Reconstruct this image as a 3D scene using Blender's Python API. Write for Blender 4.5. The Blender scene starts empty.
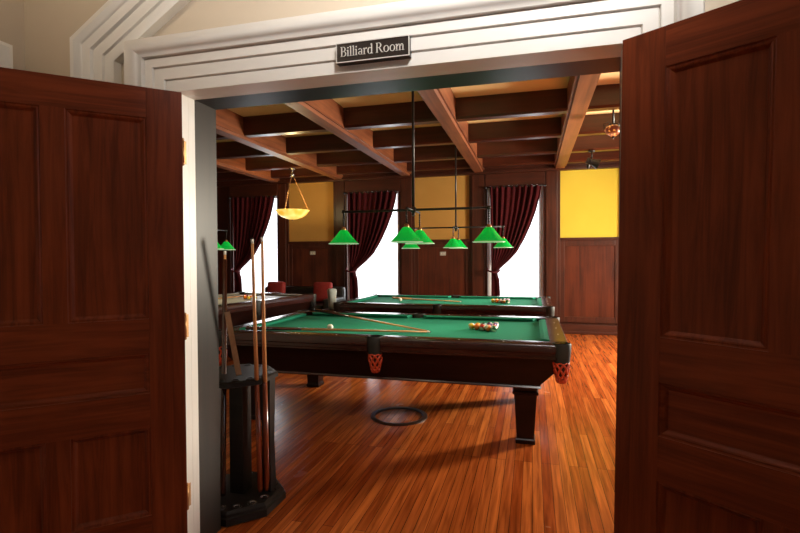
import bpy, bmesh, math, random
from mathutils import Vector, Matrix
random.seed(7)
C = bpy.context.scene.collection
SC = bpy.context.scene
R = math.radians
PI = math.pi

# ---------------------------------------------------------------- camera, world, lights, exposure
cam_d = bpy.data.cameras.new('camera'); cam = bpy.data.objects.new('camera', cam_d); C.objects.link(cam)
cam_d.sensor_width = 36.0; cam_d.lens = 493.7/800*36; cam_d.clip_start = 0.02
yaw, pit, rol = R(15.02), R(-1.10), R(-0.286)
F = Vector((-math.sin(yaw)*math.cos(pit), math.cos(yaw)*math.cos(pit), math.sin(pit)))
Rt = Vector((math.cos(yaw), math.sin(yaw), 0)); U = Rt.cross(F)
cr, sr = math.cos(rol), math.sin(rol)
RX = Rt*cr + U*sr; UP = U*cr - Rt*sr
cam.matrix_world = Matrix(((RX.x, UP.x, -F.x, 0), (RX.y, UP.y, -F.y, 0), (RX.z, UP.z, -F.z, 1.38), (0, 0, 0, 1)))
SC.camera = cam
SC.view_settings.view_transform = 'Standard'; SC.view_settings.look = 'None'
SC.view_settings.gamma = 1; SC.view_settings.use_curve_mapping = False
SC.view_settings.exposure = 0.0
w = bpy.data.worlds.new('sky'); SC.world = w; w.use_nodes = True
w.node_tree.nodes['Background'].inputs[0].default_value = (0.93, 0.96, 1.0, 1)
w.node_tree.nodes['Background'].inputs[1].default_value = 2.6

def area(name, loc, size, energy, col, direction, sy=None, spread=180):
    l = bpy.data.lights.new(name, 'AREA'); l.energy = energy; l.color = col; l.size = size; l.spread = R(spread)
    if sy: l.shape = 'RECTANGLE'; l.size_y = sy
    o = bpy.data.objects.new(name, l); C.objects.link(o); o.location = loc
    o.rotation_euler = Vector(direction).to_track_quat('-Z', 'Y').to_euler()
    return o
# daylight entering by each window of the billiard room (outside the panes)
for i, x in enumerate((-5.63, -3.03, -0.31)):
    area('window_daylight', (x, 9.62, 1.6), 0.95, 30, (0.95, 0.97, 1.0), (0, -1, -0.12), 2.1)
area('window_daylight', (3.66, 7.0, 1.85), 0.8, 620, (1.0, 0.90, 0.72), (-1, -.6, -0.35), 1.1)
area('window_daylight', (3.72, 4.3, 1.75), 1.1, 8, (1.0, 0.93, 0.82), (-1, 0, -0.10), 1.7)
# hall ceiling lamps and the hall's own window behind the camera
area('hall_ceiling_lamp', (0.35, 0.1, 3.5), 0.35, 36, (1.0, 0.95, 0.89), (-.40, 1.75, -.22), spread=82)
area('hall_ceiling_lamp', (-1.7, -0.1, 3.5), 0.35, 5, (1.0, 0.84, 0.62), (0, 1.8, -.15), spread=80)
area('hall_window_daylight', (2.9, 0.1, 2.3), 1.1, 4, (0.9, 0.95, 1.0), (-1, 0.25, 0.0), 1.4)

# ---------------------------------------------------------------- materials
def mat(name, base=(.5,.5,.5), rough=.5, metal=0, spec=.5, coat=0, emit=None, es=0, sheen=0):
    m = bpy.data.materials.new(name); m.use_nodes = True
    b = m.node_tree.nodes['Principled BSDF']
    b.inputs['Base Color'].default_value = (*base, 1); b.inputs['Roughness'].default_value = rough
    b.inputs['Metallic'].default_value = metal; b.inputs['Specular IOR Level'].default_value = spec
    b.inputs['Coat Weight'].default_value = coat; b.inputs['Coat Roughness'].default_value = .12
    b.inputs['Sheen Weight'].default_value = sheen
    if emit: b.inputs['Emission Color'].default_value = (*emit, 1); b.inputs['Emission Strength'].default_value = es
    return m
def nodes(m): return m.node_tree.nodes, m.node_tree.links, m.node_tree.nodes['Principled BSDF']
def wood(name, c1, c2, rough=.3, axis='Z', scale=1.0, coat=0, bump=.05, spec=.5):
    """grain runs along axis"""
    m = mat(name, c1, rough, coat=coat, spec=spec); N, L, b = nodes(m)
    tc = N.new('ShaderNodeTexCoord'); mp = N.new('ShaderNodeMapping')
    s = {'X': (1.2, 22, 22), 'Y': (22, 1.2, 22), 'Z': (22, 22, 1.2)}[axis]
    mp.inputs['Scale'].default_value = tuple(v*scale for v in s)
    L.new(tc.outputs['Object'], mp.inputs[0])
    n1 = N.new('ShaderNodeTexNoise'); n1.inputs['Scale'].default_value = 1.0; n1.inputs['Detail'].default_value = 6; n1.inputs['Roughness'].default_value = .65; n1.inputs['Distortion'].default_value = .6
    L.new(mp.outputs[0], n1.inputs[0])
    n2 = N.new('ShaderNodeTexNoise'); n2.inputs['Scale'].default_value = 2.5; n2.inputs['Detail'].default_value = 2
    L.new(tc.outputs['Object'], n2.inputs[0])
    mx = N.new('ShaderNodeMath'); mx.operation = 'MULTIPLY_ADD'; mx.inputs[1].default_value = .35; L.new(n2.outputs[0], mx.inputs[0])
    L.new(n1.outputs[0], mx.inputs[2])
    cr_ = N.new('ShaderNodeValToRGB'); cr_.color_ramp.elements[0].position = .5; cr_.color_ramp.elements[0].color = (*c2, 1)
    cr_.color_ramp.elements[1].position = .82; cr_.color_ramp.elements[1].color = (*c1, 1)
    L.new(mx.outputs[0], cr_.inputs[0]); L.new(cr_.outputs[0], b.inputs['Base Color'])
    bp = N.new('ShaderNodeBump'); bp.inputs['Strength'].default_value = bump; bp.inputs['Distance'].default_value = .004
    L.new(n1.outputs[0], bp.inputs['Height']); L.new(bp.outputs[0], b.inputs['Normal'])
    return m
def mottled(name, c1, c2, rough=.8, scale=6, bump=.03, **k):
    m = mat(name, c1, rough, **k); N, L, b = nodes(m)
    tc = N.new('ShaderNodeTexCoord'); n = N.new('ShaderNodeTexNoise'); n.inputs['Scale'].default_value = scale; n.inputs['Detail'].default_value = 5
    L.new(tc.outputs['Object'], n.inputs[0]); r = N.new('ShaderNodeValToRGB')
    r.color_ramp.elements[0].position = .35; r.color_ramp.elements[0].color = (*c2, 1); r.color_ramp.elements[1].position = .7; r.color_ramp.elements[1].color = (*c1, 1)
    L.new(n.outputs[0], r.inputs[0]); L.new(r.outputs[0], b.inputs['Base Color'])
    bp = N.new('ShaderNodeBump'); bp.inputs['Strength'].default_value = bump; L.new(n.outputs[0], bp.inputs['Height']); L.new(bp.outputs[0], b.inputs['Normal'])
    return m
M = {}
M['door'] = wood('door_mahogany', (.215, .044, .013), (.095, .017, .005), .42, 'Z', 1.3, bump=.05, spec=.2)
M['door_h'] = wood('door_mahogany_rail', (.215, .044, .013), (.095, .017, .005), .42, 'X', 1.3, bump=.05, spec=.2)
M['paint'] = mottled('casing_white_paint', (.88, .86, .82), (.84, .82, .78), .35, 3, .01)
M['plaster'] = mottled('hall_beige_plaster', (.62, .53, .42), (.58, .49, .385), .8, 2, .03)
M['hallceil'] = mottled('hall_ceiling_plaster', (.75, .70, .62), (.72, .67, .6), .9, 2, .02)
M['jamb'] = wood('jamb_dark_wood', (.020, .010, .006), (.010, .006, .004), .36, 'Z', 1.0, bump=.03, spec=.3)
M['panel'] = wood('wainscot_wood', (.120, .024, .008), (.045, .008, .003), .38, 'Z', .6, bump=.05)
M['panel_dark'] = wood('pilaster_wood', (.085, .019, .008), (.036, .008, .0035), .4, 'Z', .8)
M['panel_x'] = wood('rail_wood', (.080, .017, .007), (.036, .008, .0035), .4, 'X', .8)
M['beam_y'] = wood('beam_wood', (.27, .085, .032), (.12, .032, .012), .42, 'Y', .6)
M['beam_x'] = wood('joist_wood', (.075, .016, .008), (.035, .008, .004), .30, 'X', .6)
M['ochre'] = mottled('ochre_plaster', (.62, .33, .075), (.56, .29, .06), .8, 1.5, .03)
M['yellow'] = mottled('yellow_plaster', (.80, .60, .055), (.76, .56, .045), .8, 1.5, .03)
M['cream'] = mottled('cream_ceiling', (.88, .66, .34), (.82, .60, .28), .85, 2, .03)
M['table'] = wood('table_mahogany', (.014, .004, .003), (.007, .002, .0015), .3, 'X', 1.0, spec=.3, bump=.02)
M['table_rail'] = wood('rail_mahogany', (.040, .008, .004), (.018, .004, .002), .24, 'X', 1.0, coat=.1, bump=.02)
M['cloth'] = mottled('green_baize', (.018, .230, .140), (.015, .205, .122), .8, 60, .01, spec=.12)
M['cloth_glare'] = mottled('cloth_window_glare', (.30, .27, .20), (.27, .25, .19), .5, 60, .01)  # window glare on the left table's cloth, put into its base colour
M['leather'] = mottled('pocket_leather_dark', (.016, .016, .011), (.010, .010, .007), .6, 20, .1)
M['orange'] = mottled('pocket_leather_orange', (.62, .075, .020), (.50, .050, .014), .4, 30, .1)
M['pouchred'] = mottled('pouch_lining_red', (.03, .003, .002), (.02, .003, .002), .5, 20, .05)
M['black'] = mottled('black_metal', (.015, .013, .014), (.010, .010, .010), .35, 30, .02)
M['steel'] = mat('bright_steel', (.45, .45, .5), .25, 1)
M['brass'] = mottled('hinge_brass', (.50, .27, .12), (.38, .19, .08), .35, 30, .02, metal=.8)
M['curtain'] = mottled('burgundy_velvet', (.075, .002, .005), (.040, .0015, .003), .85, 30, .05, spec=.2, sheen=.05)
M['tie'] = mottled('tieback_cord', (.12, .008, .020), (.08, .006, .014), .7, 40, .1)
M['redcush'] = mottled('red_upholstery', (.30, .018, .014), (.24, .014, .011), .75, 30, .05)
M['darksofa'] = mottled('dark_leather_sofa', (.022, .022, .020), (.014, .014, .013), .4, 12, .1)
M['towel'] = mottled('grey_towel', (.42, .46, .42), (.34, .38, .35), .95, 60, .2)
M['rack'] = wood('rack_black_wood', (.022, .018, .017), (.011, .009, .008),   .42, 'X', 1, coat=0, bump=.02, spec=.25)
M['cue'] = wood('cue_maple', (.72, .36, .15), (.60, .27, .10), .25, 'Z', 2, coat=.4, bump=.01)
M['cue_butt'] = wood('cue_butt_dark', (.060, .014, .008), (.030, .008, .005), .2, 'Z', 2, coat=.5, bump=.01)
M['cue_red'] = wood('cue_butt_red', (.30, .060, .020), (.20, .036, .012), .2, 'Z', 2, coat=.5, bump=.01)
M['ferrule'] = mat('ferrule_white', (.8, .78, .7), .3)
M['oldwood'] = wood('triangle_wood', (.30, .150, .065), (.18, .085, .035), .45, 'Z', 1)
M['frame_white'] = mottled('window_sash_paint', (.62, .60, .58), (.56, .55, .53), .5, 8, .02)
M['plate'] = mottled('switch_plate', (.50, .48, .42), (.45, .43, .38), .4, 10, .01)
M['signblack'] = mottled('sign_black', (.022, .014, .010), (.016, .010, .008), .35, 20, .01)
M['signwhite'] = mottled('sign_lettering', (.72, .70, .66), (.68, .66, .62), .4, 20, .01)
M['ring'] = mottled('ring_brown', (.050, .022, .012), (.030, .014, .008), .35, 20, .05)

# window glass: clear pane
g = bpy.data.materials.new('window_glass'); g.use_nodes = True; N = g.node_tree.nodes; L = g.node_tree.links
for n in list(N):
    if n.type == 'BSDF_PRINCIPLED': N.remove(n)
tr = N.new('ShaderNodeBsdfTransparent'); gl = N.new('ShaderNodeBsdfGlossy'); gl.inputs['Roughness'].default_value = .02
mx = N.new('ShaderNodeMixShader'); mx.inputs[0].default_value = .05
L.new(tr.outputs[0], mx.inputs[1]); L.new(gl.outputs[0], mx.inputs[2]); L.new(mx.outputs[0], N['Material Output'].inputs[0]); M['glass'] = g

def shade_mat(name, col, es, tw=.5):
    m = bpy.data.materials.new(name); m.use_nodes = True; N = m.node_tree.nodes; L = m.node_tree.links
    b = N['Principled BSDF']; b.inputs['Base Color'].default_value = (*col, 1); b.inputs['Roughness'].default_value = .15
    b.inputs['Emission Color'].default_value = (*col, 1); b.inputs['Emission Strength'].default_value = es
    t = N.new('ShaderNodeBsdfTranslucent'); t.inputs[0].default_value = (*col, 1)
    x = N.new('ShaderNodeMixShader'); x.inputs[0].default_value = tw
    L.new(b.outputs[0], x.inputs[1]); L.new(t.outputs[0], x.inputs[2]); L.new(x.outputs[0], N['Material Output'].inputs[0])
    return m
M['greenglass'] = shade_mat('green_cased_glass', (.005, .52, .075), .55, .45)
M['milk'] = shade_mat('milk_glass_rim', (.75, .9, .7), .35, .3)
M['bulb'] = mat('bulb_glow', (1, .9, .7), .4, emit=(1, .86, .6), es=9)
M['amber'] = None
am = mat('alabaster_amber', (.75, .55, .12), .4); N, L, b = nodes(am)
tc = N.new('ShaderNodeTexCoord'); n = N.new('ShaderNodeTexNoise'); n.inputs['Scale'].default_value = 9; n.inputs['Detail'].default_value = 4
L.new(tc.outputs['Object'], n.inputs[0]); rr = N.new('ShaderNodeValToRGB')
rr.color_ramp.elements[0].position = .38; rr.color_ramp.elements[0].color = (.85, .42, .03, 1); rr.color_ramp.elements[1].position = .6; rr.color_ramp.elements[1].color = (1, .82, .22, 1)
L.new(n.outputs[0], rr.inputs[0]); L.new(rr.outputs[0], b.inputs['Emission Color']); b.inputs['Emission Strength'].default_value = 1.0; M['amber'] = am
ob = mat('amber_bead_glass', (.12, .03, .01), .3); N, L, b = nodes(ob)
tc = N.new('ShaderNodeTexCoord'); n = N.new('ShaderNodeTexVoronoi'); n.inputs['Scale'].default_value = 34
L.new(tc.outputs['Object'], n.inputs[0]); rr = N.new('ShaderNodeValToRGB')
rr.color_ramp.elements[0].position = .15; rr.color_ramp.elements[0].color = (1, .36, .07, 1); rr.color_ramp.elements[1].position = .5; rr.color_ramp.elements[1].color = (.06, .006, .002, 1)
L.new(n.outputs[0], rr.inputs[0]); L.new(rr.outputs[0], b.inputs['Emission Color']); b.inputs['Emission Strength'].default_value = 1.3; M['bead'] = ob

# floor: narrow boards running away from the door
fm = mat('floor_boards', (.4, .12, .03), .2, spec=.28); N, L, b = nodes(fm)
tc = N.new('ShaderNodeTexCoord'); mp = N.new('ShaderNodeMapping'); mp.inputs['Rotation'].default_value = (0, 0, R(90))
L.new(tc.outputs['Object'], mp.inputs[0])
bk = N.new('ShaderNodeTexBrick'); bk.inputs['Scale'].default_value = 1; bk.inputs['Brick Width'].default_value = 1.7; bk.inputs['Row Height'].default_value = .058
bk.inputs['Mortar Size'].default_value = .0016; bk.inputs['Mortar Smooth'].default_value = .3; bk.offset = .37; bk.offset_frequency = 3; bk.inputs['Bias'].default_value = 0
bk.inputs['Color1'].default_value = (.62, .175, .036, 1); bk.inputs['Color2'].default_value = (.34, .066, .012, 1); bk.inputs['Mortar'].default_value = (.06, .014, .006, 1)
L.new(mp.outputs[0], bk.inputs[0])
m2 = N.new('ShaderNodeMapping'); m2.inputs['Scale'].default_value = (28, 1.3, 1); L.new(tc.outputs['Object'], m2.inputs[0])
n1 = N.new('ShaderNodeTexNoise'); n1.inputs['Scale'].default_value = 1.6; n1.inputs['Detail'].default_value = 6; n1.inputs['Distortion'].default_value = .5; L.new(m2.outputs[0], n1.inputs[0])
r1 = N.new('ShaderNodeValToRGB'); r1.color_ramp.elements[0].position = .3; r1.color_ramp.elements[0].color = (.50, .42, .38, 1); r1.color_ramp.elements[1].position = .7; r1.color_ramp.elements[1].color = (1.25, 1.2, 1.15, 1)
L.new(n1.outputs[0], r1.inputs[0])
mm = N.new('ShaderNodeMixRGB'); mm.blend_type = 'MULTIPLY'; mm.inputs[0].default_value = 1; L.new(bk.outputs[0], mm.inputs[1]); L.new(r1.outputs[0], mm.inputs[2])
L.new(mm.outputs[0], b.inputs['Base Color'])
n3 = N.new('ShaderNodeTexNoise'); n3.inputs['Scale'].default_value = 3; n3.inputs['Detail'].default_value = 3; L.new(tc.outputs['Object'], n3.inputs[0])
mr = N.new('ShaderNodeMapRange'); mr.inputs['To Min'].default_value = .16; mr.inputs['To Max'].default_value = .32; L.new(n3.outputs[0], mr.inputs[0]); L.new(mr.outputs[0], b.inputs['Roughness'])
bp = N.new('ShaderNodeBump'); bp.inputs['Strength'].default_value = .15; bp.inputs['Distance'].default_value = .002; bp.invert = True
L.new(bk.outputs['Fac'], bp.inputs['Height']); L.new(bp.outputs[0], b.inputs['Normal']); M['floor'] = fm

# ---------------------------------------------------------------- mesh helpers
def NB(): return bmesh.new()
def box(bm, a, b, bevel=0):
    """axis aligned box between corner points a and b"""
    x0, y0, z0 = (min(a[i], b[i]) for i in range(3)); x1, y1, z1 = (max(a[i], b[i]) for i in range(3))
    v = [bm.verts.new(p) for p in ((x0,y0,z0),(x1,y0,z0),(x1,y1,z0),(x0,y1,z0),(x0,y0,z1),(x1,y0,z1),(x1,y1,z1),(x0,y1,z1))]
    fs = [bm.faces.new([v[i] for i in q]) for q in ((3,2,1,0),(4,5,6,7),(0,1,5,4),(1,2,6,5),(2,3,7,6),(3,0,4,7))]
    if bevel:
        es = {e for f_ in fs for e in f_.edges}
        bmesh.ops.bevel(bm, geom=list(es), offset=bevel, segments=2, affect='EDGES', profile=.6)
def loft(bm, rings, cap=True, closed=True):
    V = [[bm.verts.new(p) for p in r] for r in rings]
    n = len(V[0])
    for a, b in zip(V, V[1:]):
        for i in range(n if closed else n-1):
            j = (i+1) % n
            bm.faces.new((a[i], a[j], b[j], b[i]))
    if cap and closed:
        bm.faces.new(list(reversed(V[0]))); bm.faces.new(V[-1])
    return V
def rect(cx, cy, hx, hy, z): return [(cx-hx, cy-hy, z), (cx+hx, cy-hy, z), (cx+hx, cy+hy, z), (cx-hx, cy+hy, z)]
def lathe(bm, prof, seg=32, c=(0, 0, 0), cap=True, wob=None):
    rings = []
    for r, z in prof:
        rings.append([(c[0]+max(r, .0004)*math.cos(2*PI*i/seg), c[1]+max(r, .0004)*math.sin(2*PI*i/seg), c[2]+z) for i in range(seg)])
    loft(bm, rings, cap)
def tube(bm, pts, rad, seg=12, cap=True):
    """tube along points; rad is a number or one per point"""
    pts = [Vector(p) for p in pts]; rad = rad if isinstance(rad, (list, tuple)) else [rad]*len(pts)
    rings = []; up = None
    for i, p in enumerate(pts):
        d = (pts[min(i+1, len(pts)-1)] - pts[max(i-1, 0)]).normalized()
        if up is None: up = Vector((0, 0, 1)) if abs(d.z) < .9 else Vector((1, 0, 0))
        a = (up - d*up.dot(d)).normalized(); b_ = d.cross(a); up = a
        rings.append([tuple(p + (a*math.cos(2*PI*k/seg) + b_*math.sin(2*PI*k/seg))*rad[i]) for k in range(seg)])
    loft(bm, rings, cap)
def sphere(bm, c, r, seg=20, sc=(1, 1, 1)):
    n = seg//2; prof = [(r*math.sin(PI*i/n), -r*math.cos(PI*i/n)) for i in range(n+1)]
    rings = [[(c[0]+sc[0]*max(q, .0003)*math.cos(2*PI*i/seg), c[1]+sc[1]*max(q, .0003)*math.sin(2*PI*i/seg), c[2]+sc[2]*z) for i in range(seg)] for q, z in prof]
    loft(bm, rings)
def sweep(bm, prof, path, closed=False):
    """prof: list of (u,y): u = distance outward (left of travel) in XZ plane, y = world y. path in (x,z), mitred."""
    n = len(path); rings = []
    P = [Vector(p) for p in path]
    for i in range(n):
        d0 = (P[i]-P[i-1]).normalized() if i > 0 else (P[1]-P[0]).normalized()
        d1 = (P[i+1]-P[i]).normalized() if i < n-1 else d0
        if i == 0: d0 = d1
        n0 = Vector((-d0.y, d0.x)); n1 = Vector((-d1.y, d1.x)); m = (n0+n1).normalized(); s = 1/max(.2, m.dot(n0))
        rings.append([(P[i].x+m.x*u*s, y, P[i].y+m.y*u*s) for u, y in prof])
    loft(bm, rings)
def build(name, bm, m, parent=None, smooth=False, loc=None, rotz=0, auto=None):
    bmesh.ops.recalc_face_normals(bm, faces=bm.faces)
    me = bpy.data.meshes.new(name); bm.to_mesh(me); bm.free()
    ms = m if isinstance(m, list) else [m]
    for q in ms: me.materials.append(M[q])
    if smooth or auto:
        for p in me.polygons: p.use_smooth = True
    if auto: me.set_sharp_from_angle(angle=R(auto))
    o = bpy.data.objects.new(name, me); C.objects.link(o)
    if parent: o.parent = parent
    if loc: o.location = loc
    o.rotation_euler.z = rotz
    return o
def tag(o, label, cat, group=None, kind=None):
    o['label'] = label; o['category'] = cat
    if group: o['group'] = group
    if kind: o['kind'] = kind
    return o
def thing(name, label, cat, loc=(0, 0, 0), rotz=0, group=None):
    o = bpy.data.objects.new(name, None); C.objects.link(o); o.location = loc; o.rotation_euler = (0, 0, rotz)
    o.empty_display_size = .1
    return tag(o, label, cat, group)
def struct(o, label, cat): return tag(o, label, cat, kind='structure')
def copy_tree(o, parent=None):
    c = o.copy(); C.objects.link(c)
    if parent: c.parent = parent; c.matrix_parent_inverse = o.matrix_parent_inverse.copy()
    for ch in list(o.children): copy_tree(ch, c)
    return c

# ================================================================ THE SETTING
YF = 9.30            # far wall face
XL, XR = -7.6, 3.4   # billiard room side walls
YD0, YD1 = 1.95, 2.14  # door wall
OX0, OX1, OZ = -1.53, 0.31, 2.12   # doorway
ZC = 3.21
bm = NB(); box(bm, (XL-.2, -2.8, -.12), (XR+.2, YF+.2, 0)); struct(build('floor', bm, 'floor'), 'glossy orange-brown floor of narrow wooden boards', 'floor')
bm = NB(); box(bm, (XL-.2, YD1, ZC), (XR+.2, YF+.2, ZC+.12)); struct(build('ceiling', bm, 'cream'), 'cream plaster ceiling between the dark beams', 'ceiling')
bm = NB(); box(bm, (-2.69, -2.8, 3.7), (3.2, YD0, 3.82)); struct(build('ceiling', bm, 'hallceil'), 'pale plaster ceiling of the hall', 'ceiling')

# door wall (pieces around the opening, one mesh)
bm = NB()
box(bm, (XL-.2, YD0, 0), (OX0-.03, YD1, 3.82)); box(bm, (OX1+.04, YD0, 0), (XR+.2, YD1, 3.82)); box(bm, (OX0-.03, YD0, OZ+.03), (OX1+.04, YD1, 3.82))
struct(build('wall_front', bm, 'plaster'), 'beige plastered wall around the double doorway', 'wall')
# hall walls
HX0, HX1 = -2.49, 3.0
bm = NB(); box(bm, (HX0-.2, -2.8, 0), (HX0, YD0, 3.7)); struct(build('wall_left', bm, 'plaster'), 'beige hall wall at the left edge of the picture', 'wall')
bm = NB(); box(bm, (HX1, -2.8, 0), (HX1+.2, -.5, 3.7)); box(bm, (HX1, .7, 0), (HX1+.2, YD0, 3.7)); box(bm, (HX1, -.5, 0), (HX1+.2, .7, 1.4)); box(bm, (HX1, -.5, 3.1), (HX1+.2, .7, 3.7))
struct(build('wall_right', bm, 'plaster'), 'beige hall wall on the right, with a window', 'wall')
bm = NB(); box(bm, (HX0-.2, -3.0, 0), (HX1+.2, -2.8, 3.7)); struct(build('wall_back', bm, 'plaster'), 'beige hall wall behind the viewer', 'wall')
# billiard room side walls
bm = NB(); box(bm, (XL-.2, YD1, 0), (XL, YF+.2, ZC)); struct(build('wall_west', bm, 'panel_dark'), 'dark wood clad wall at the far left of the billiard room', 'wall')
bm = NB()
for y0, y1 in ((YD1, 3.7), (4.9, 6.4), (7.6, YF)): box(bm, (XR, y0, 0), (XR+.2, y1, ZC))
for y0, y1 in ((3.7, 4.9), (6.4, 7.6)): box(bm, (XR, y0, 0), (XR+.2, y1, .85)); box(bm, (XR, y0, 2.65), (XR+.2, y1, ZC))
struct(build('wall_east', bm, 'panel_dark'), 'dark wood clad wall at the right of the billiard room', 'wall')

# far wall with three window openings
WIN = [(-6.16, -5.12), (-3.57, -2.50), (-.80, .18)]
WZ0, WZ1 = .45, 2.66
bm = NB(); xs = [XL-.2] + [v for wn in WIN for v in wn] + [XR+.2]
for i in range(0, len(xs), 2): box(bm, (xs[i], YF, 0), (xs[i+1], YF+.2, ZC))
for a, b_ in WIN: box(bm, (a, YF, 0), (b_, YF+.2, WZ0)); box(bm, (a, YF, WZ1), (b_, YF+.2, ZC))
fw = struct(build('wall_far', bm, 'panel_dark'), 'far wall of dark wood panelling with three windows', 'wall')
# wood framing of the far wall
bays = [(-7.55, -6.30), (-4.86, -3.86), (-2.19, -1.14), (.48, 1.46), (1.80, 3.3)]
bm = NB()
for a, b_ in bays:
    box(bm, (a, YF-.015, .2), (b_, YF+.01, 1.66))
build('wainscot_board', bm, 'panel', fw)
bm = NB()
for a, b_ in bays:                       # framed raised margins
    for x in (a, b_-.07): box(bm, (x, YF-.03, .2), (x+.07, YF-.012, 1.66), .004)
    box(bm, (a+.07, YF-.03, 1.56), (b_-.07, YF-.012, 1.66), .004); box(bm, (a+.07, YF-.03, .2), (b_-.07, YF-.012, .30), .004)
build('wainscot_frame', bm, 'panel_dark', fw)
bm = NB()
for a, b_ in bays: box(bm, (a, YF-.055, 1.66), (b_, YF+.01, 1.71), .008)
build('wainscot_cap', bm, 'panel_x', fw)
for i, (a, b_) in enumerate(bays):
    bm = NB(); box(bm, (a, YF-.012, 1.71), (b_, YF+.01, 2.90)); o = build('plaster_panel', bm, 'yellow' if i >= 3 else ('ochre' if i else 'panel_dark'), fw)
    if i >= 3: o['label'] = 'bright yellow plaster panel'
bm = NB()
pil = [(-6.30, -6.16), (-5.12, -4.86), (-3.86, -3.57), (-2.50, -2.19), (-1.14, -.80), (.18, .48), (1.46, 1.80)]
for a, b_ in pil:
    box(bm, (a, YF-.05, 0), (b_, YF+.01, 2.93), .006)
    box(bm, (a+.05, YF-.075, .2), (b_-.05, YF-.045, 2.90), .01)
build('pilaster', bm, 'panel_dark', fw)
bm = NB()
box(bm, (XL, YF-.09, 2.90), (XR, YF+.01, ZC)); box(bm, (XL, YF-.12, 2.90), (XR, YF-.08, 2.96), .01)
for a, b_ in WIN: box(bm, (a-.04, YF-.085, WZ1-.01), (b_+.04, YF-.05, WZ1+.24), .008)
build('cornice', bm, 'panel_x', fw)
bm = NB(); box(bm, (XL, YF-.075, 0), (XR, YF, .17), .01); box(bm, (XL, YF-.095, 0), (XR, YF-.07, .05), .01)
struct(build('baseboard_far', bm, 'panel_x'), 'tall dark wood baseboard along the far wall', 'baseboard')

# windows
def window(n, p0, p1, z0, z1, axis, label):
    root = bpy.data.objects.new('window_%d' % n, None); C.objects.link(root); struct(root, label, 'window')
    def bx(bm, u0, u1, za, zb, d0, d1, bv=0):
        if axis == 'x': box(bm, (u0, YF+d0, za), (u1, YF+d1, zb), bv)
        elif axis == 'y': box(bm, (XR+d0, u0, za), (XR+d1, u1, zb), bv)
        else: box(bm, (HX1+d0, u0, za), (HX1+d1, u1, zb), bv)
    bm = NB(); t = .035
    bx(bm, p0, p0+t, z0, z1, .02, .14, .004); bx(bm, p1-t, p1, z0, z1, .02, .14, .004); bx(bm, p0+t, p1-t, z1-t, z1, .02, .14, .004); bx(bm, p0+t, p1-t, z0, z0+t, .02, .14, .004)
    build('window_frame', bm, 'frame_white', root)
    zm = (z0+z1)/2 + .35; bm = NB()
    bx(bm, p0+t, p1-t, z0+t, z0+t+.05, .07, .11, .003)
    for a in (p0+t, p1-t-.03): bx(bm, a, a+.03, z0+t, z1-t, .07, .11, .003)
    build('sash', bm, 'frame_white', root)
    bm = NB(); bx(bm, p0+t+.028, p1-t-.028, z0+t, z1-t, .088, .094); build('pane', bm, 'glass', root)
    bm = NB(); bx(bm, p0-.02, p1+.02, z0-.04, z0, -.10, .06, .006); build('window_sill', bm, 'panel_x' if axis != 'h' else 'paint', root)
    return root
window(1, *WIN[0], WZ0, WZ1, 'x', 'left window of the far wall, behind the grey-topped table')
window(2, *WIN[1], WZ0, WZ1, 'x', 'middle window of the far wall, bright white daylight')
window(3, *WIN[2], WZ0, WZ1, 'x', 'right window of the far wall, beside the yellow panel')
window(4, 6.4, 7.6, .85, 2.65, 'y', 'window in the right side wall of the billiard room, farther one')
window(5, 3.7, 4.9, .85, 2.65, 'y', 'window in the right side wall of the billiard room, nearer one')
window(6, -.5, .7, 1.4, 3.1, 'h', 'window in the hall right wall')

# ceiling beams (trim)
nt = 1
def trim(bm, m, label, cat='beam', **k):
    global nt
    o = struct(build('trim_%d' % nt, bm, m, **k), label, cat); nt += 1; return o
BX = [(-5.13, 'fifth beam from the right, far left'), (-3.73, 'beam left of the amber bowl lamp'), (-2.34, 'long beam second left of the tall lamp rod'), (-.96, 'long beam just right of the tall lamp rod'), (.47, 'long beam left of the orange bead lamp'), (1.88, 'beam behind the right door')]
for x, lb in BX:
    bm = NB(); h = .105
    prof = [(-h, 2.965), (-h+.02, 2.965), (-h+.03, 2.93), (h-.03, 2.93), (h-.02, 2.965), (h, 2.965), (h, ZC+.01), (-h, ZC+.01)]
    loft(bm, [[(x+a, y, z) for a, z in prof] for y in (YD1, YF-.1)])
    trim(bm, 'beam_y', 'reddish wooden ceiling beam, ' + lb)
JY = [3.0, 4.30, 5.70, 6.85, 7.95, 8.85]
names = ['nearest the doorway', 'first one seen under the doorway head', 'second one seen from the doorway', 'third from the doorway', 'fourth from the doorway', 'closest to the far wall']
for y, lb in zip(JY, names):
    bm = NB()
    xs = [XL] + [v for x, _ in BX for v in (x-.105, x+.105)] + [XR]
    for i in range(0, len(xs), 2):
        a, b_ = xs[i], xs[i+1]
        loft(bm, [[(X, y, 2.995), (X, y+.02, 2.97), (X, y+.13, 2.97), (X, y+.15, 2.995), (X, y+.15, ZC+.01), (X, y, ZC+.01)] for X in (a, b_)])
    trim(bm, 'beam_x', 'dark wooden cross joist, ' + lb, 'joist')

# ---- door casing
prof = [(0, 1.875), (.052, 1.875), (.056, 1.880), (.060, 1.868), (.112, 1.868), (.116, 1.874), (.120, 1.860), (.160, 1.860), (.163, 1.868), (.168, 1.846), (.177, 1.842),
        (.186, 1.832), (.200, 1.820), (.222, 1.814), (.244, 1.822), (.256, 1.845), (.260, 1.885), (.260, 1.955), (0, 1.955)]
prof = [(u*.93, y) for u, y in prof]
bm = NB(); sweep(bm, [(u, y) for u, y in prof], [(OX0, 0), (OX0, OZ), (OX1, OZ), (OX1, 0)])
trim(bm, 'paint', 'white moulded casing around the double doorway', 'casing', auto=40)
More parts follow.
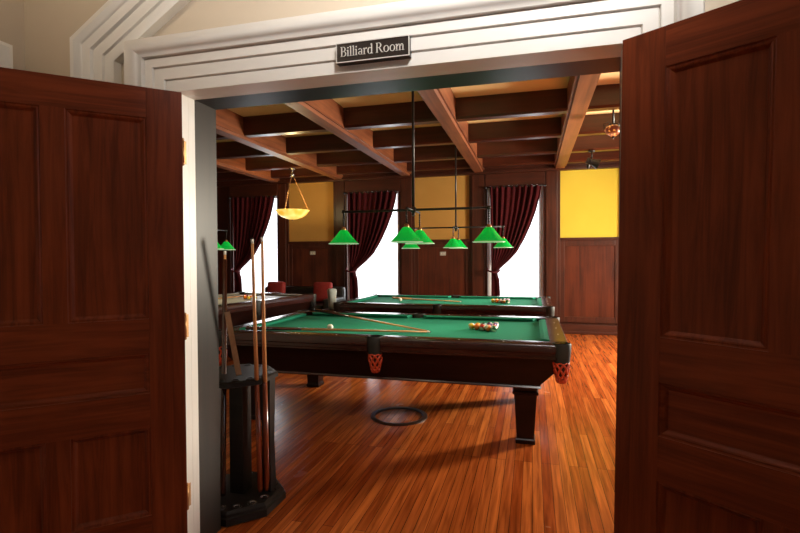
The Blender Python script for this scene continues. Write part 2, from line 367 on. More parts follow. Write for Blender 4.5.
# white return inside the casing
bm = NB(); t = .03
box(bm, (OX0-t, 1.956, 0), (OX0, 2.0, OZ+t)); box(bm, (OX1+.028, 1.956, 0), (OX1+.04, 2.0, OZ+t)); box(bm, (OX0, 1.956, OZ), (OX1+.028, 2.0, OZ+t))
trim(bm, 'paint', 'white inner return of the doorway casing', 'casing')
bm = NB()
box(bm, (OX0-t, 2.0, 0), (OX0-.002, 2.165, OZ+t)); box(bm, (OX1+.029, 2.0, 0), (OX1+.045, 2.165, OZ+t)); box(bm, (OX0-.002, 2.0, OZ+.002), (OX1+.029, 2.165, OZ+t))
trim(bm, 'jamb', 'dark glossy wooden jamb lining of the doorway', 'jamb')
# pedimented outer moulding
P = [(-1.895, 0), (-1.895, 2.305), (-.61, 3.117), (.675, 2.305), (.675, 0)]
gp = [(0, 1.955), (0, 1.905), (.02, 1.895), (.05, 1.897), (.054, 1.905), (.060, 1.890), (.115, 1.888), (.120, 1.898), (.126, 1.878), (.17, 1.872), (.178, 1.862), (.20, 1.848), (.225, 1.850), (.236, 1.875), (.24, 1.90), (.24, 1.955)]
gp = [(u*.87, y) for u, y in gp]
bm = NB(); sweep(bm, gp, P); trim(bm, 'paint', 'white moulded gable shaped outer frame over the doorway', 'moulding', auto=40)
# casing of a neighbouring opening on the hall left wall
bm = NB()
V = [(-1.2, 0), (-1.2, 2.3), (-.3, 2.3)]
lp = []
for (yy, zz) in [(.6, 0), (.6, 2.20), (1.62, 2.20), (1.62, 0)]: lp.append((yy, zz))
rings = []
def lr(u, v): return [(HX0+v, lp[0][0]-u, 0), (HX0+v, lp[1][0]-u, lp[1][1]+u), (HX0+v, lp[2][0]+u, lp[2][1]+u), (HX0+v, lp[3][0]+u, 0)]
pr = [(0, 0), (0, .05), (.06, .055), (.065, .045), (.07, .065), (.13, .07), (.136, .06), (.142, .085), (.18, .10), (.20, .09), (.21, .05), (.21, 0)]
cols = [lr(u, v) for u, v in pr]; loft(bm, [[c[k] for c in cols] for k in range(4)])
trim(bm, 'paint', 'white moulded casing on the hall wall at the left picture edge', 'casing', auto=40)
bm = NB(); box(bm, (HX0, -2.7, 0), (HX0+.02, .38, .2), .004); struct(build('baseboard_left', bm, 'paint'), 'white baseboard of the hall left wall', 'baseboard')

# ---- door leaves (open towards the viewer)
def leaf(n, hinge, ang, side, label):
    """local x runs from the hinge to the free edge, face at local y=0 looks to -y*side"""
    root = bpy.data.objects.new('door_%d' % n, None); C.objects.link(root); root.location = (hinge[0], hinge[1], 0); root.rotation_euler.z = ang
    struct(root, label, 'door')
    W = .95; T = .044; Z0, Z1 = .012, 2.113
    y0, y1 = (0, T*side)     # visible face at y0
    cols = [(.142, .434), (.516, .808)]
    rows = [(1.118, 1.985), (.26, .645)]
    lock = (.795, .972)
    s = side
    bm = NB()
    for a, b_ in ((0, .142), (.808, W)): box(bm, (a, y0, Z0), (b_, y1, Z1), .002)
    for za, zb in rows: box(bm, (.434, y0+.0004*s, za), (.516, y1-.0004*s, zb))
    build('stile', bm, 'door', root)
    bm = NB()
    for za, zb in ((Z0, .26), (.645, .795), (.972, 1.118), (1.985, Z1)): box(bm, (.142, y0+.0008*s, za), (.808, y1-.0008*s, zb))
    build('door_rail', bm, 'door_h', root)
    pans = [(c[0], c[1], r[0], r[1]) for r in rows for c in cols] + [(.142, .808, *lock)]
    for (a, b_, za, zb) in pans:
        bm = NB(); h = za == lock[0]
        box(bm, (a, y0+.018*s, za), (b_, y0+.030*s, zb))
        f_ = build('door_panel', bm, 'door_h' if h else 'door', root)
        # bolection moulding: rings of sloped quads
        bm = NB()
        st = [(-.001, .0012), (.001, .005), (.005, .007), (.009, .0055), (.014, .008), (.020, .0150), (.024, .0185)]
        rg = [[(a+u, v*s, za+u), (b_-u, v*s, za+u), (b_-u, v*s, zb-u), (a+u, v*s, zb-u)] for u, v in st]
        loft(bm, rg, cap=False)
        build('moulding', bm, 'door_h' if h else 'door', f_)
    for z in (.29, 1.07, 1.86):
        bm = NB()
        tube(bm, [(-.004, y1+.002*s, z-.05), (-.004, y1+.002*s, z+.05)], .0075, 12)
        sphere(bm, (-.004, y1+.002*s, z+.055), .008, 10); sphere(bm, (-.004, y1+.002*s, z-.055), .008, 10)
        h_ = build('hinge', bm, 'brass', root, smooth=True)
    return root
import_ang_l = math.atan2(-.431, -.464)
dl = leaf(1, (-1.497, 1.872), import_ang_l, -1, 'left dark mahogany panelled door leaf standing open')
dr = leaf(2, (.270, 1.850), math.atan2(-.189, .255), 1, 'right dark mahogany panelled door leaf standing open')
dr.rotation_euler.y = R(.86)
bm = NB()
for z in (.29, 1.07, 1.86): box(bm, (OX0+.0, 1.885, z-.052), (OX0+.003, 1.935, z+.052)); tube(bm, [(OX0+.006, 1.883, z-.05), (OX0+.006, 1.883, z+.05)], .006, 10)
trim(bm, 'brass', 'three brass hinge plates on the white doorway return', 'hinge')

# ================================================================ SIGN
sg = thing('room_sign', 'small black sign with white serif lettering over the doorway', 'sign', (-.603, 1.85, 2.188))
sw, sh = .150, .039
bm = NB(); box(bm, (-sw, -.006, -sh), (sw, .030, sh), .001); build('sign_plate', bm, 'signblack', sg)
bm = NB(); t = .0035
for a, b_, c_, d_ in ((-sw, sw, -sh, -sh+t), (-sw, sw, sh-t, sh), (-sw, -sw+t, -sh+t, sh-t), (sw-t, sw, -sh+t, sh-t)): box(bm, (a, -.009, c_), (b_, -.006, d_))
build('sign_border', bm, 'signwhite', sg)
# serif letters: strokes with thick stems, hairlines and bracket serifs, in units of cap height
def quad(bm, pts, y=-.0085, th=.003, ox=0, oz=0, k=1):
    a = [(ox+p[0]*k, y, oz+p[1]*k) for p in pts]; b_ = [(ox+p[0]*k, y+th, oz+p[1]*k) for p in pts]
    loft(bm, [a, b_])
def arcst(bm, cx, cz, rx, rz, a0, a1, w0, w1, n, ox, oz, k):
    """curved stroke whose width swells towards horizontal extremes"""
    o, i_ = [], []
    for j in range(n+1):
        a = a0+(a1-a0)*j/n; wd = w0+(w1-w0)*abs(math.cos(a))
        o.append((cx+rx*math.cos(a), cz+rz*math.sin(a))); i_.append((cx+(rx-wd)*math.cos(a), cz+(rz-min(wd, w0*1.15))*math.sin(a)))
    for j in range(n): quad(bm, [o[j], o[j+1], i_[j+1], i_[j]], ox=ox, oz=oz, k=k)
def glyph(bm, ch, ox, oz, k):
    S, H = .115, .045
    def st(x, z0, z1, w_=S, lo=True, hi=True):
        quad(bm, [(x, z0), (x+w_, z0), (x+w_, z1), (x, z1)], ox=ox, oz=oz, k=k)
        if lo: quad(bm, [(x-.07, z0), (x+w_+.07, z0), (x+w_+.07, z0+H), (x-.07, z0+H)], ox=ox, oz=oz, k=k)
        if hi == 'L': quad(bm, [(x-.08, z1-.09), (x, z1-.03), (x, z1), (x-.08, z1-.04)], ox=ox, oz=oz, k=k)
        elif hi: quad(bm, [(x-.07, z1-H), (x+w_+.07, z1-H), (x+w_+.07, z1), (x-.07, z1)], ox=ox, oz=oz, k=k)
    A = lambda *q: arcst(bm, *q, 14, ox, oz, k)
    if ch == 'B': st(.08, 0, 1); A(.30, .75, .26, .25, -PI/2, PI/2, H, S); A(.32, .27, .31, .27, -PI/2, PI/2, H, S); quad(bm, [(.15, .49), (.34, .49), (.34, .54), (.15, .54)], ox=ox, oz=oz, k=k); quad(bm, [(.15, 0), (.34, 0), (.34, H), (.15, H)], ox=ox, oz=oz, k=k); quad(bm, [(.15, 1-H), (.32, 1-H), (.32, 1), (.15, 1)], ox=ox, oz=oz, k=k); return .68
    if ch == 'R': st(.08, 0, 1); A(.32, .74, .27, .26, -PI/2, PI/2, H, S); quad(bm, [(.15, .48), (.36, .48), (.36, .53), (.15, .53)], ox=ox, oz=oz, k=k); quad(bm, [(.15, 1-H), (.34, 1-H), (.34, 1), (.15, 1)], ox=ox, oz=oz, k=k); quad(bm, [(.30, .49), (.43, .49), (.74, 0), (.60, 0)], ox=ox, oz=oz, k=k); quad(bm, [(.56, 0), (.80, 0), (.80, H), (.56, H)], ox=ox, oz=oz, k=k); return .78
    if ch == 'i': st(.08, 0, .64, .10, True, 'L'); quad(bm, [(.07, .80), (.19, .80), (.19, .92), (.07, .92)], ox=ox, oz=oz, k=k); return .30
    if ch == 'l': st(.08, 0, 1, .10, True, 'L'); return .30
    if ch == 'a': st(.36, 0, .48, .10, False, False); A(.25, .46, .21, .19, 0, PI*.85, H, .10); A(.25, .18, .20, .18, PI*.35, 2*PI-.5, H, .10); quad(bm, [(.36, 0), (.54, 0), (.54, H), (.36, H)], ox=ox, oz=oz, k=k); return .56
    if ch == 'r': st(.08, 0, .64, .10, True, 'L'); A(.34, .44, .20, .20, PI*.45, PI, H, .06); quad(bm, [(.29, .54), (.42, .54), (.42, .65), (.29, .65)], ox=ox, oz=oz, k=k); return .45
    if ch == 'd': st(.42, 0, 1, .10, False, 'L'); A(.27, .32, .24, .33, PI*.28, PI*1.72, H, .11); quad(bm, [(.42, 0), (.60, 0), (.60, H), (.42, H)], ox=ox, oz=oz, k=k); return .62
    if ch == 'o': A(.32, .32, .29, .335, 0, 2*PI, H, .11); return .64
    if ch == 'm':
        st(.08, 0, .64, .10, True, 'L'); st(.40, 0, .45, .10, True, False); st(.72, 0, .45, .10, True, False)
        A(.34, .44, .16, .20, 0, PI, H, .10); A(.66, .44, .16, .20, 0, PI, H, .10); return .94
    return .28
bm = NB(); k = .040; adv = []
x = 0
tmp = NB()
for ch in 'Billiard Room': adv.append(x); x += glyph(tmp, ch, 0, 0, 1)
tmp.free()
k = .262/x
kz = k
for ch, a in zip('Billiard Room', adv): glyph(bm, ch, -.131+a*k, -k*.40, k)
build('lettering', bm, 'signwhite', sg)

# ================================================================ POOL TABLES
def pocket_net(root, x, y, dx, dy, cloth):
    """dark leather collar with orange woven leather pouch hanging outside the rail"""
    bm = NB()
    seg = 20
    def ring(r, z, sq=1.0, s=0): return [(x+dx*s+r*math.cos(2*PI*i/seg), y+dy*s+r*math.sin(2*PI*i/seg)*sq, z) for i in range(seg)]
    loft(bm, [ring(.062, .803), ring(.066, .795), ring(.064, .74), ring(.056, .665), ring(.050, .665), ring(.054, .74), ring(.052, .803)], cap=False)
    pk = build('pocket', bm, 'leather', root, auto=50)
    bm = NB()
    prof = [(.050, .67), (.052, .655), (.049, .62), (.040, .575), (.033, .548), (.030, .528), (.018, .52)]
    def pr(t):
        f_ = t*(len(prof)-1); i = min(int(f_), len(prof)-2); q = f_-i
        return prof[i][0]*(1-q)+prof[i+1][0]*q, prof[i][1]*(1-q)+prof[i+1][1]*q
    n = 7
    for kdir in (1, -1):
        for a in range(n):
            pts = []
            for j in range(9):
                r, z = pr(j/8); th = 2*PI*a/n + kdir*j/8*PI*.9
                pts.append((x+r*math.cos(th), y+r*math.sin(th), z))
            tube(bm, pts, .0075, 6)
    lathe(bm, [(.030, .548), (.032, .532), (.024, .518), (.0, .516)], 16, (x, y, 0))
    build('woven_pouch', bm, 'orange' if cloth == 'cloth' else 'leather', pk, smooth=True)
    bm = NB(); lathe(bm, [(.045, .67), (.046, .65), (.042, .62), (.034, .575), (.0, .54)], 16, (x, y, 0), cap=False); build('pouch_lining', bm, 'pouchred' if cloth == 'cloth' else 'leather', pk, smooth=True)

def pool_table(loc, L_, W_, label, cloth='cloth', rotz=0, nets=True):
    root = thing('pool_table', label, 'pool table', loc, rotz, None)
    hl, hw = L_/2, W_/2
    # slate bed with cloth
    bm = NB(); box(bm, (-hl+.13, -hw+.13, .735), (hl-.13, hw-.13, .765)); build('playing_surface', bm, cloth, root)
    # cushions: six pieces between pockets, each a sloped nose
    cz = [(0, .797), (.035, .797), (.062, .792), (.062, .785), (.05, .768), (0, .766)]   # (inward, z)
    gap = .075; cg = .06
    def cush(p0, p1, inn):
        bm = NB(); d = Vector(p1)-Vector(p0); d.normalize(); n = Vector(inn)
        rings = []
        for p, s in ((Vector(p0), 1), (Vector(p1), -1)):
            rings.append([(p.x+n.x*u+d.x*s*u*.7, p.y+n.y*u+d.y*s*u*.7, z) for u, z in cz])
        loft(bm, rings); build('cushion', bm, cloth, root)
    R0 = .125
    xi, yi = hl-R0, hw-R0
    for sy in (-1, 1):
        cush((-xi+gap, sy*yi), (-cg, sy*yi), (0, -sy)); cush((cg, sy*yi), (xi-gap, sy*yi), (0, -sy))
    for sx in (-1, 1): cush((sx*xi, -yi+gap), (sx*xi, yi-gap), (-sx, 0))
    # wooden rails: six profiles with rounded outer top edge
    def railp(p0, p1, out, name='rail'):
        bm = NB(); n = Vector(out); pr = [(0, .77), (0, .799), (.10, .800), (.117, .795), (.125, .783), (.125, .735), (.118, .728), (.118, .705), (.123, .700), (.123, .688), (.105, .684), (.02, .684)]
        loft(bm, [[(p[0]+n.x*u, p[1]+n.y*u, z) for u, z in pr] for p in (p0, p1)]); build(name, bm, 'table_rail', root, auto=35)
    g2, c2 = .055, .052
    for sy in (-1, 1):
        railp((-hl+.0+g2+.01, sy*yi), (-c2, sy*yi), (0, sy)); railp((c2, sy*yi), (hl-g2-.01, sy*yi), (0, sy))
    for sx in (-1, 1): railp((sx*xi, -hw+g2+.01), (sx*xi, hw-g2-.01), (sx, 0))
    # sights on the rails
    sights = [(-xi+2*xi*i/8, sy*(hw-.055)) for i in range(1, 8) if i != 4 for sy in (-1, 1)] + [(sx*(hl-.055), -yi+2*yi*i/4) for i in range(1, 4) for sx in (-1, 1)]
    for px_, py_ in sights:
        bm = NB(); lathe(bm, [(.006, 0), (.006, .0015), (0, .0018)], 10, (px_, py_, .7995)); build('sight', bm, 'ferrule', root)
    # cabinet: tapered apron
    bm = NB(); i1 = .035; i2 = .13
    loft(bm, [rect(0, 0, hl-.24, hw-.15, .455), rect(0, 0, hl-.20, hw-i2+.02, .455), rect(0, 0, hl-.195, hw-i2+.025, .475), rect(0, 0, hl-i1-.04, hw-i1-.035, .60), rect(0, 0, hl-i1, hw-i1, .685), rect(0, 0, hl-.1, hw-.1, .74)])
    build('cabinet', bm, 'table', root)
    bm = NB()
    loft(bm, [rect(0, 0, hl-.19, hw-i2+.032, .45), rect(0, 0, hl-.184, hw-i2+.038, .458), rect(0, 0, hl-.19, hw-i2+.032, .470)]); build('apron_bead', bm, 'table_rail', root)
    # legs
    for sx in (-1, 1):
        for sy in (-1, 1):
            bm = NB(); cx, cy = sx*(hl-.295), sy*(hw-.262)
            loft(bm, [rect(cx, cy, .066, .066, 0), rect(cx, cy, .070, .070, .008), rect(cx, cy, .070, .070, .03), rect(cx, cy, .064, .064, .04), rect(cx, cy, .062, .062, .055),
                      rect(cx, cy, .080, .080, .375), rect(cx, cy, .092, .092, .385), rect(cx, cy, .092, .092, .40), rect(cx, cy, .080, .080, .41), rect(cx, cy, .084, .084, .43), rect(cx, cy, .098, .098, .44), rect(cx, cy, .098, .098, .458)])
            build('leg', bm, 'table', root)
    for sx in (-1, 1):
        for sy in (-1, 1): pocket_net(root, sx*(hl-.052), sy*(hw-.052), sx, sy, cloth)
    for sy in (-1, 1): pocket_net(root, 0, sy*(hw-.048), 0, sy, cloth)
    root.scale = (1, 1, .972)
    return root
KZ = .972; CZ = .765*KZ
T1 = Vector((-1.155, 4.33, 0)); T2 = Vector((-1.155, 6.90, 0)); T3 = Vector((-4.475, 6.26, 0))
tb1 = pool_table(T1, 2.80, 1.62, 'nearest green cloth pool table with orange woven corner pockets')
tb2 = copy_tree(tb1); tb2.location = T2; tb2['label'] = 'green cloth pool table behind the nearest one'
tb3 = pool_table(T3, 2.80, 1.62, 'pool table at the left, cloth painted pale grey for window glare, turned sideways to the others', 'cloth_glare', R(80))

# balls
def ball_mat(i, col, stripe):
    m = mat('ball_%s' % i, col, .08, coat=.6); N, L, b = nodes(m)
    tc = N.new('ShaderNodeTexCoord'); sp = N.new('ShaderNodeSeparateXYZ'); L.new(tc.outputs['Object'], sp.inputs[0])
    ab = N.new('ShaderNodeMath'); ab.operation = 'ABSOLUTE'; L.new(sp.outputs['Z'], ab.inputs[0])
    gt = N.new('ShaderNodeMath'); gt.operation = 'GREATER_THAN'; gt.inputs[1].default_value = .0165 if stripe else 9; L.new(ab.outputs[0], gt.inputs[0])
    # number spot
    ax = N.new('ShaderNodeMath'); ax.operation = 'ABSOLUTE'; L.new(sp.outputs['X'], ax.inputs[0])
    g2 = N.new('ShaderNodeMath'); g2.operation = 'GREATER_THAN'; g2.inputs[1].default_value = .0262; L.new(ax.outputs[0], g2.inputs[0])
    mxx = N.new('ShaderNodeMath'); mxx.operation = 'MAXIMUM'; L.new(gt.outputs[0], mxx.inputs[0]); L.new(g2.outputs[0], mxx.inputs[1])
    x = N.new('ShaderNodeMixRGB'); x.inputs[1].default_value = (*col, 1); x.inputs[2].default_value = (.75, .70, .55, 1); L.new(mxx.outputs[0], x.inputs[0]); L.new(x.outputs[0], b.inputs['Base Color'])
    M['ball_%s' % i] = m
cols = {'yellow': (.75, .48, .03), 'blue': (.02, .04, .25), 'red': (.55, .025, .015), 'purple': (.10, .02, .15), 'orange': (.75, .18, .02), 'green': (.01, .14, .05), 'maroon': (.22, .02, .02)}
for c_, v in cols.items(): ball_mat(c_, v, False); ball_mat(c_+'_stripe', v, True)
ball_mat('black', (.01, .01, .01), False)
M['ball_cue'] = mat('ball_cue_ivory', (.85, .82, .70), .08, coat=.6)
BR = .0286
order = ['yellow_stripe', 'orange', 'yellow', 'red_stripe', 'black', 'green', 'orange_stripe', 'maroon', 'blue', 'yellow_orb', 'green_stripe', 'red', 'purple', 'blue_stripe', 'purple_stripe']
order[9] = 'maroon_stripe'
me_ball = None
balls = {}
def ball(kind, loc, label, group):
    global me_ball
    if kind not in balls:
        bm = NB(); sphere(bm, (0, 0, 0), BR, 24); o = build('billiard_ball', bm, 'ball_'+kind, smooth=True); balls[kind] = o
    else:
        o = balls[kind].copy(); C.objects.link(o)
    o.location = loc; o.rotation_euler = (random.uniform(-1, 1), random.uniform(-1, 1), random.uniform(0, 6))
    tag(o, label, 'ball', group); return o
def rack(T, tname, group, ax, jit=0.0):
    i = 0
    rows = ['at the apex', 'in the second row', 'in the third row', 'in the fourth row', 'in the back row']
    for r in range(5):
        for q in range(r+1):
            kind = order[i]; i += 1
            x = ax + r*BR*2*.866 + .0006*r; y = (q - r/2)*BR*2.03
            nm = kind.replace('_stripe', ' striped') + ('' if 'stripe' in kind else ' solid')
            ball(kind, (T.x+x+random.uniform(-jit, jit), T.y+y+random.uniform(-jit, jit), CZ+BR), '%s ball %s of the ball pack on the %s' % (nm, rows[r], tname), group)
rack(T1, 'nearest green table', 'pack of balls on the nearest table', .64, 0)
rack(T2 - Vector((0, .02, 0)), 'second green table', 'pack of balls on the second table', .63)
ball('cue', (-1.70, 3.98, CZ+BR), 'white cue ball on the nearest green table', None)
ball('cue', (-1.83, 6.82, CZ+BR), 'white cue ball on the second green table', None)
# a few balls on the grey table
for (kd, x, y) in (('orange', -4.28, 6.72), ('yellow', -4.18, 6.66), ('orange_stripe', -4.22, 6.78), ('red', -4.38, 6.9), ('yellow_stripe', -4.12, 6.74), ('maroon', -4.30, 6.80)):
    ball(kd, (x, y, CZ+BR), kd.replace('_stripe', ' striped') + ' ball lying loose on the grey-topped table', 'loose balls on the grey table')

# cues
def cue(p_butt, p_tip, label, butt='cue_butt', group=None, frac=.34):
    a, b_ = Vector(p_butt), Vector(p_tip); d = b_-a; Ln = d.length
    root = thing('pool_cue', label, 'cue', a, 0, group); root.rotation_mode = 'QUATERNION'; root.rotation_quaternion = d.to_track_quat('Z', 'Y')
    bm = NB(); tube(bm, [(0, 0, 0), (0, 0, .02), (0, 0, Ln*frac)], [.0145, .0155, .0125], 14); o = build('butt', bm, butt, root, smooth=True)
    bm = NB(); tube(bm, [(0, 0, Ln*frac), (0, 0, Ln*.7), (0, 0, Ln-.028)], [.0125, .0092, .0068], 14); build('shaft', bm, 'cue', root, smooth=True)
    bm = NB(); tube(bm, [(0, 0, Ln-.028), (0, 0, Ln-.006)], .0069, 12); build('ferrule', bm, 'ferrule', root, smooth=True)
    bm = NB(); tube(bm, [(0, 0, Ln-.006), (0, 0, Ln)], [.0068, .005], 12); build('tip', bm, 'black', root, smooth=True)
    return root
cue((-2.32, 5.00, .802), (-.83, 4.05, .754), 'long cue lying across the nearest table from its far left corner', frac=.36)
cue((-2.30, 3.62, .797), (-.82, 4.03, .754), 'long cue lying along the near rail of the nearest table', frac=.3)
cue((-2.05, 7.20, .762), (-.95, 6.85, .754), 'cue lying on the cloth of the second green table', 'cue', frac=.3)
cue((-3.98, 7.30, .802), (-4.75, 6.4, .755), 'dark cue lying on the grey-topped table', frac=.4)

# ================================================================ CUE RACK (inside, left of the doorway)
RC = Vector((-1.615, 2.43, 0))
rk = thing('cue_rack', 'black octagonal floor cue rack just inside the doorway', 'cue rack', RC)
def octo(r, z): return [(r*math.cos(PI/8+PI/4*i), r*math.sin(PI/8+PI/4*i), z) for i in range(8)]
bm = NB(); loft(bm, [octo(.262, .0), octo(.272, .006), octo(.272, .04), octo(.262, .046), octo(.262, .06), octo(.25, .072)]); build('rack_base', bm, 'rack', rk)
holes = [(.205*math.cos(a), .205*math.sin(a)) for a in [PI/8*j+PI/16 for j in range(16)]]
for hx, hy in holes:
    bm = NB(); lathe(bm, [(.024, .0), (.024, .003), (.017, .003), (.015, 0)], 14, (hx, hy, .072), cap=False); build('cue_cup', bm, 'steel', rk)
bm = NB(); loft(bm, [octo(.222, .700), octo(.236, .706), octo(.236, .728), octo(.224, .735)]); build('rack_shelf', bm, 'rack', rk)
bm = NB(); loft(bm, [rect(.03, .0, .042, .042, .072), rect(.03, .0, .042, .042, .702)]); build('center_post', bm, 'rack', rk)
for px_, py_ in ((.175, .05), (-.16, .06)):
    bm = NB(); loft(bm, [rect(px_, py_, .03, .03, .072), rect(px_, py_, .024, .024, .35), rect(px_, py_, .03, .03, .702)]); build('side_post', bm, 'rack', rk)
for hx, hy in holes:
    bm = NB(); lathe(bm, [(.022, .0), (.022, .003), (.016, .003), (.016, 0)], 14, (hx*.93, hy*.93, .735), cap=False); build('cue_clip', bm, 'black', rk)
cue((-1.440, 2.460, .0765), (-1.331, 2.25, 1.49), 'right light wooden cue of the pair standing in the rack', 'cue_red', 'cues standing in the floor rack', .45)
cue((-1.470, 2.440, .0765), (-1.363, 2.21, 1.48), 'left light wooden cue of the pair standing in the rack', 'cue_red', 'cues standing in the floor rack', .45)
cue((-1.685, 2.32, .0765), (-1.757, 2.45, 1.425), 'dark thin cue in the rack nearest the doorway jamb', 'cue_butt', 'cues standing in the floor rack', .96)
cue((-1.64, 2.34, .0765), (-1.685, 2.45, 1.425), 'dark thin cue in the rack beside the wooden triangle', 'cue_butt', 'cues standing in the floor rack', .96)
# wooden ball triangle leaning on the rack shelf, seen nearly edge on
tri = thing('ball_triangle', 'brown wooden triangle ball rack leaning on the cue rack shelf', 'ball rack', (-1.533, 2.36, .737), 0)
bm = NB()
dy = Vector((.62, .78, 0)).normalized()   # width direction of board (towards/away from viewer)
A_, B_, C_ = Vector((-.115, .05, .335)), Vector((.0, -.02, .014)), Vector((-.216, .2525, .127))
def bar3(bm, p, q, wv, tv, w_, t_):
    r_ = []
    for s in (p, q): r_.append([tuple(s+wv*w_+tv*t_), tuple(s-wv*w_+tv*t_), tuple(s-wv*w_-tv*t_), tuple(s+wv*w_-tv*t_)])
    loft(bm, r_)
nrm = (B_-A_).cross(C_-A_).normalized()
for p, q in ((A_, B_), (B_, C_), (C_, A_)):
    d = (q-p).normalized(); tv = d.cross(nrm)
    bar3(bm, p-d*.004, q+d*.004, nrm, tv, .015, .005)
build('triangle_frame', bm, 'oldwood', tri)

# ================================================================ LIGHT FIXTURES
def shade_parts(root, x, y, ztop, zbot, r):
    bm = NB(); h = ztop-zbot
    pr = [(.026, h), (.034, h*.97), (.05, h*.82), (.072, h*.58), (r*.78, h*.27), (r*.97, h*.04), (r, .004), (r*.985, 0), (r*.95, h*.03), (r*.75, h*.24), (.068, h*.54), (.046, h*.78), (.028, h*.90)]
    lathe(bm, pr, 36, (x, y, zbot), cap=False); s = build('lamp_shade', bm, 'greenglass', root, smooth=True)
    bm = NB(); seg = 36
    tube(bm, [(x+r*math.cos(2*PI*i/seg), y+r*math.sin(2*PI*i/seg), zbot+.001) for i in range(seg+1)], .0035, 6, False); build('shade_rim', bm, 'milk', s, smooth=True)
    bm = NB(); lathe(bm, [(.0, .028), (.018, .02), (.024, .0), (.02, -.012), (.012, -.02)], 16, (x, y, ztop+.004)); build('shade_cap', bm, 'brass', s, smooth=True)
    bm = NB(); sphere(bm, (x, y, zbot+h*.48), .024, 14, (1, 1, 1.2)); build('bulb', bm, 'bulb', s, smooth=True)
def fixture(loc, half, arm, label, shade_r=.137):
    root = thing('billiard_light', label, 'hanging lamp', loc)
    zb = 1.80
    bm = NB(); tube(bm, [(0, 0, zb), (0, 0, ZC-.005)], .012, 12); build('rod', bm, 'black', root, smooth=True)
    bm = NB(); lathe(bm, [(.06, 0), (.062, -.012), (.03, -.04), (.014, -.05)], 20, (0, 0, ZC-.002)); build('canopy', bm, 'black', root, smooth=True)
    bm = NB(); tube(bm, [(-half, 0, zb), (half, 0, zb)], .011, 12); tube(bm, [(0, -arm, zb-.005), (0, arm, zb-.005)], .009, 12)
    sphere(bm, (0, 0, zb), .03, 16); sphere(bm, (0, 0, zb-.04), .018, 12)
    for p in ((-half, 0), (half, 0)): sphere(bm, (p[0], 0, zb), .019, 12)
    build('bar', bm, 'black', root, smooth=True)
    zt, z0 = 1.632, 1.505
    for x, y in ((-half, 0), (half, 0), (0, -arm), (0, arm)):
        bm = NB(); tube(bm, [(x, y, zb), (x, y, zt+.025)], .0055, 10)
        for j in range(5): lathe(bm, [(.006, -.007), (.010, 0), (.006, .007)], 10, (x, y, zt+.05+j*.022))
        build('stem', bm, 'black', root, smooth=True)
        shade_parts(root, x, y, zt, z0, shade_r)
        l = bpy.data.lights.new('lamp_bulb_light', 'SPOT'); l.energy = 12; l.color = (1, .88, .62); l.spot_size = R(84); l.spot_blend = .5; l.shadow_soft_size = .03
        lo = bpy.data.objects.new('bulb_light', l); C.objects.link(lo); lo.parent = root; lo.location = (x, y, z0+.012)
    return root
f1 = fixture((-1.025, 4.29, 0), .665, .25, 'four-shade green billiard lamp on a tall rod over the nearest table')
f2 = copy_tree(f1); f2.location = (-1.06, 7.05, 0)
f2['label'] = 'four-shade green billiard lamp over the second table, farther away'
f3 = copy_tree(f1); f3.location = (-4.56, 6.0, 0); f3['label'] = 'green billiard lamp over the grey-topped table, beside the left jamb'
f3.rotation_euler.z = R(90)

# amber bowl pendant
bl = thing('bowl_pendant', 'glowing amber glass bowl pendant hanging on chains', 'hanging lamp', (-4.13, 8.02, 0))
zr = 2.21
bm = NB(); pr = [(.0, -.15), (.08, -.145), (.17, -.115), (.24, -.07), (.275, -.02), (.295, .0), (.300, .012), (.285, .012), (.262, -.015), (.22, -.06), (.15, -.105), (.07, -.132), (0, -.137)]
lathe(bm, pr, 40, (0, 0, zr), cap=False); b0 = build('glass_bowl', bm, 'amber', bl, smooth=True)
bm = NB(); lathe(bm, [(0, -.18), (.012, -.17), (.02, -.155), (.0, -.148)], 12, (0, 0, zr)); build('finial', bm, 'brass', b0, smooth=True)
for i in range(3):
    a = 2*PI*i/3+.5; bm = NB(); p0 = Vector((.285*math.cos(a), .285*math.sin(a), zr+.01)); p1 = Vector((.02*math.cos(a), .02*math.sin(a), 2.83))
    n_ = 26
    for j in range(n_):
        q0 = p0.lerp(p1, j/n_); q1 = p0.lerp(p1, (j+.92)/n_); tube(bm, [q0, (q0+q1)/2, q1], [.003, .008, .003], 6)
    build('chain', bm, 'brass', bl, smooth=True)
bm = NB(); lathe(bm, [(.0, -.16), (.03, -.15), (.05, -.12), (.02, -.10), (.012, -.08), (.012, -.03), (.06, -.02), (.065, 0)], 20, (0, 0, 2.972)); build('canopy', bm, 'steel', bl, smooth=True)
l = bpy.data.lights.new('bowl_light', 'POINT'); l.energy = 16; l.color = (1, .78, .4); l.shadow_soft_size = .06
lo = bpy.data.objects.new('bowl_light', l); C.objects.link(lo); lo.parent = bl; lo.location = (0, 0, zr+.05)

# orange bead lamp top right
od = thing('bead_lamp', 'small orange glass bead ceiling lamp above the yellow panel', 'ceiling lamp', (.875, 6.0, 0))
bm = NB(); lathe(bm, [(.0, -.07), (.035, -.062), (.07, -.035), (.09, 0), (.085, .025), (.055, .05), (.03, .058)], 24, (0, 0, 2.79)); build('glass_shade', bm, 'bead', od, smooth=True)
bm = NB(); tube(bm, [(0, 0, 2.845), (0, 0, ZC-.004)], .010, 10)
lathe(bm, [(.06, 0), (.06, -.02), (.02, -.05)], 18, (0, 0, ZC-.002)); build('stem', bm, 'black', od, smooth=True)
bm = NB()
for i in range(4):
    a = PI/2*i+.4
    tube(bm, [(.02*math.cos(a), .02*math.sin(a), 2.86), (.07*math.cos(a), .07*math.sin(a), 2.88), (.115*math.cos(a), .115*math.sin(a), 2.85), (.105*math.cos(a), .105*math.sin(a), 2.80)], .005, 6)
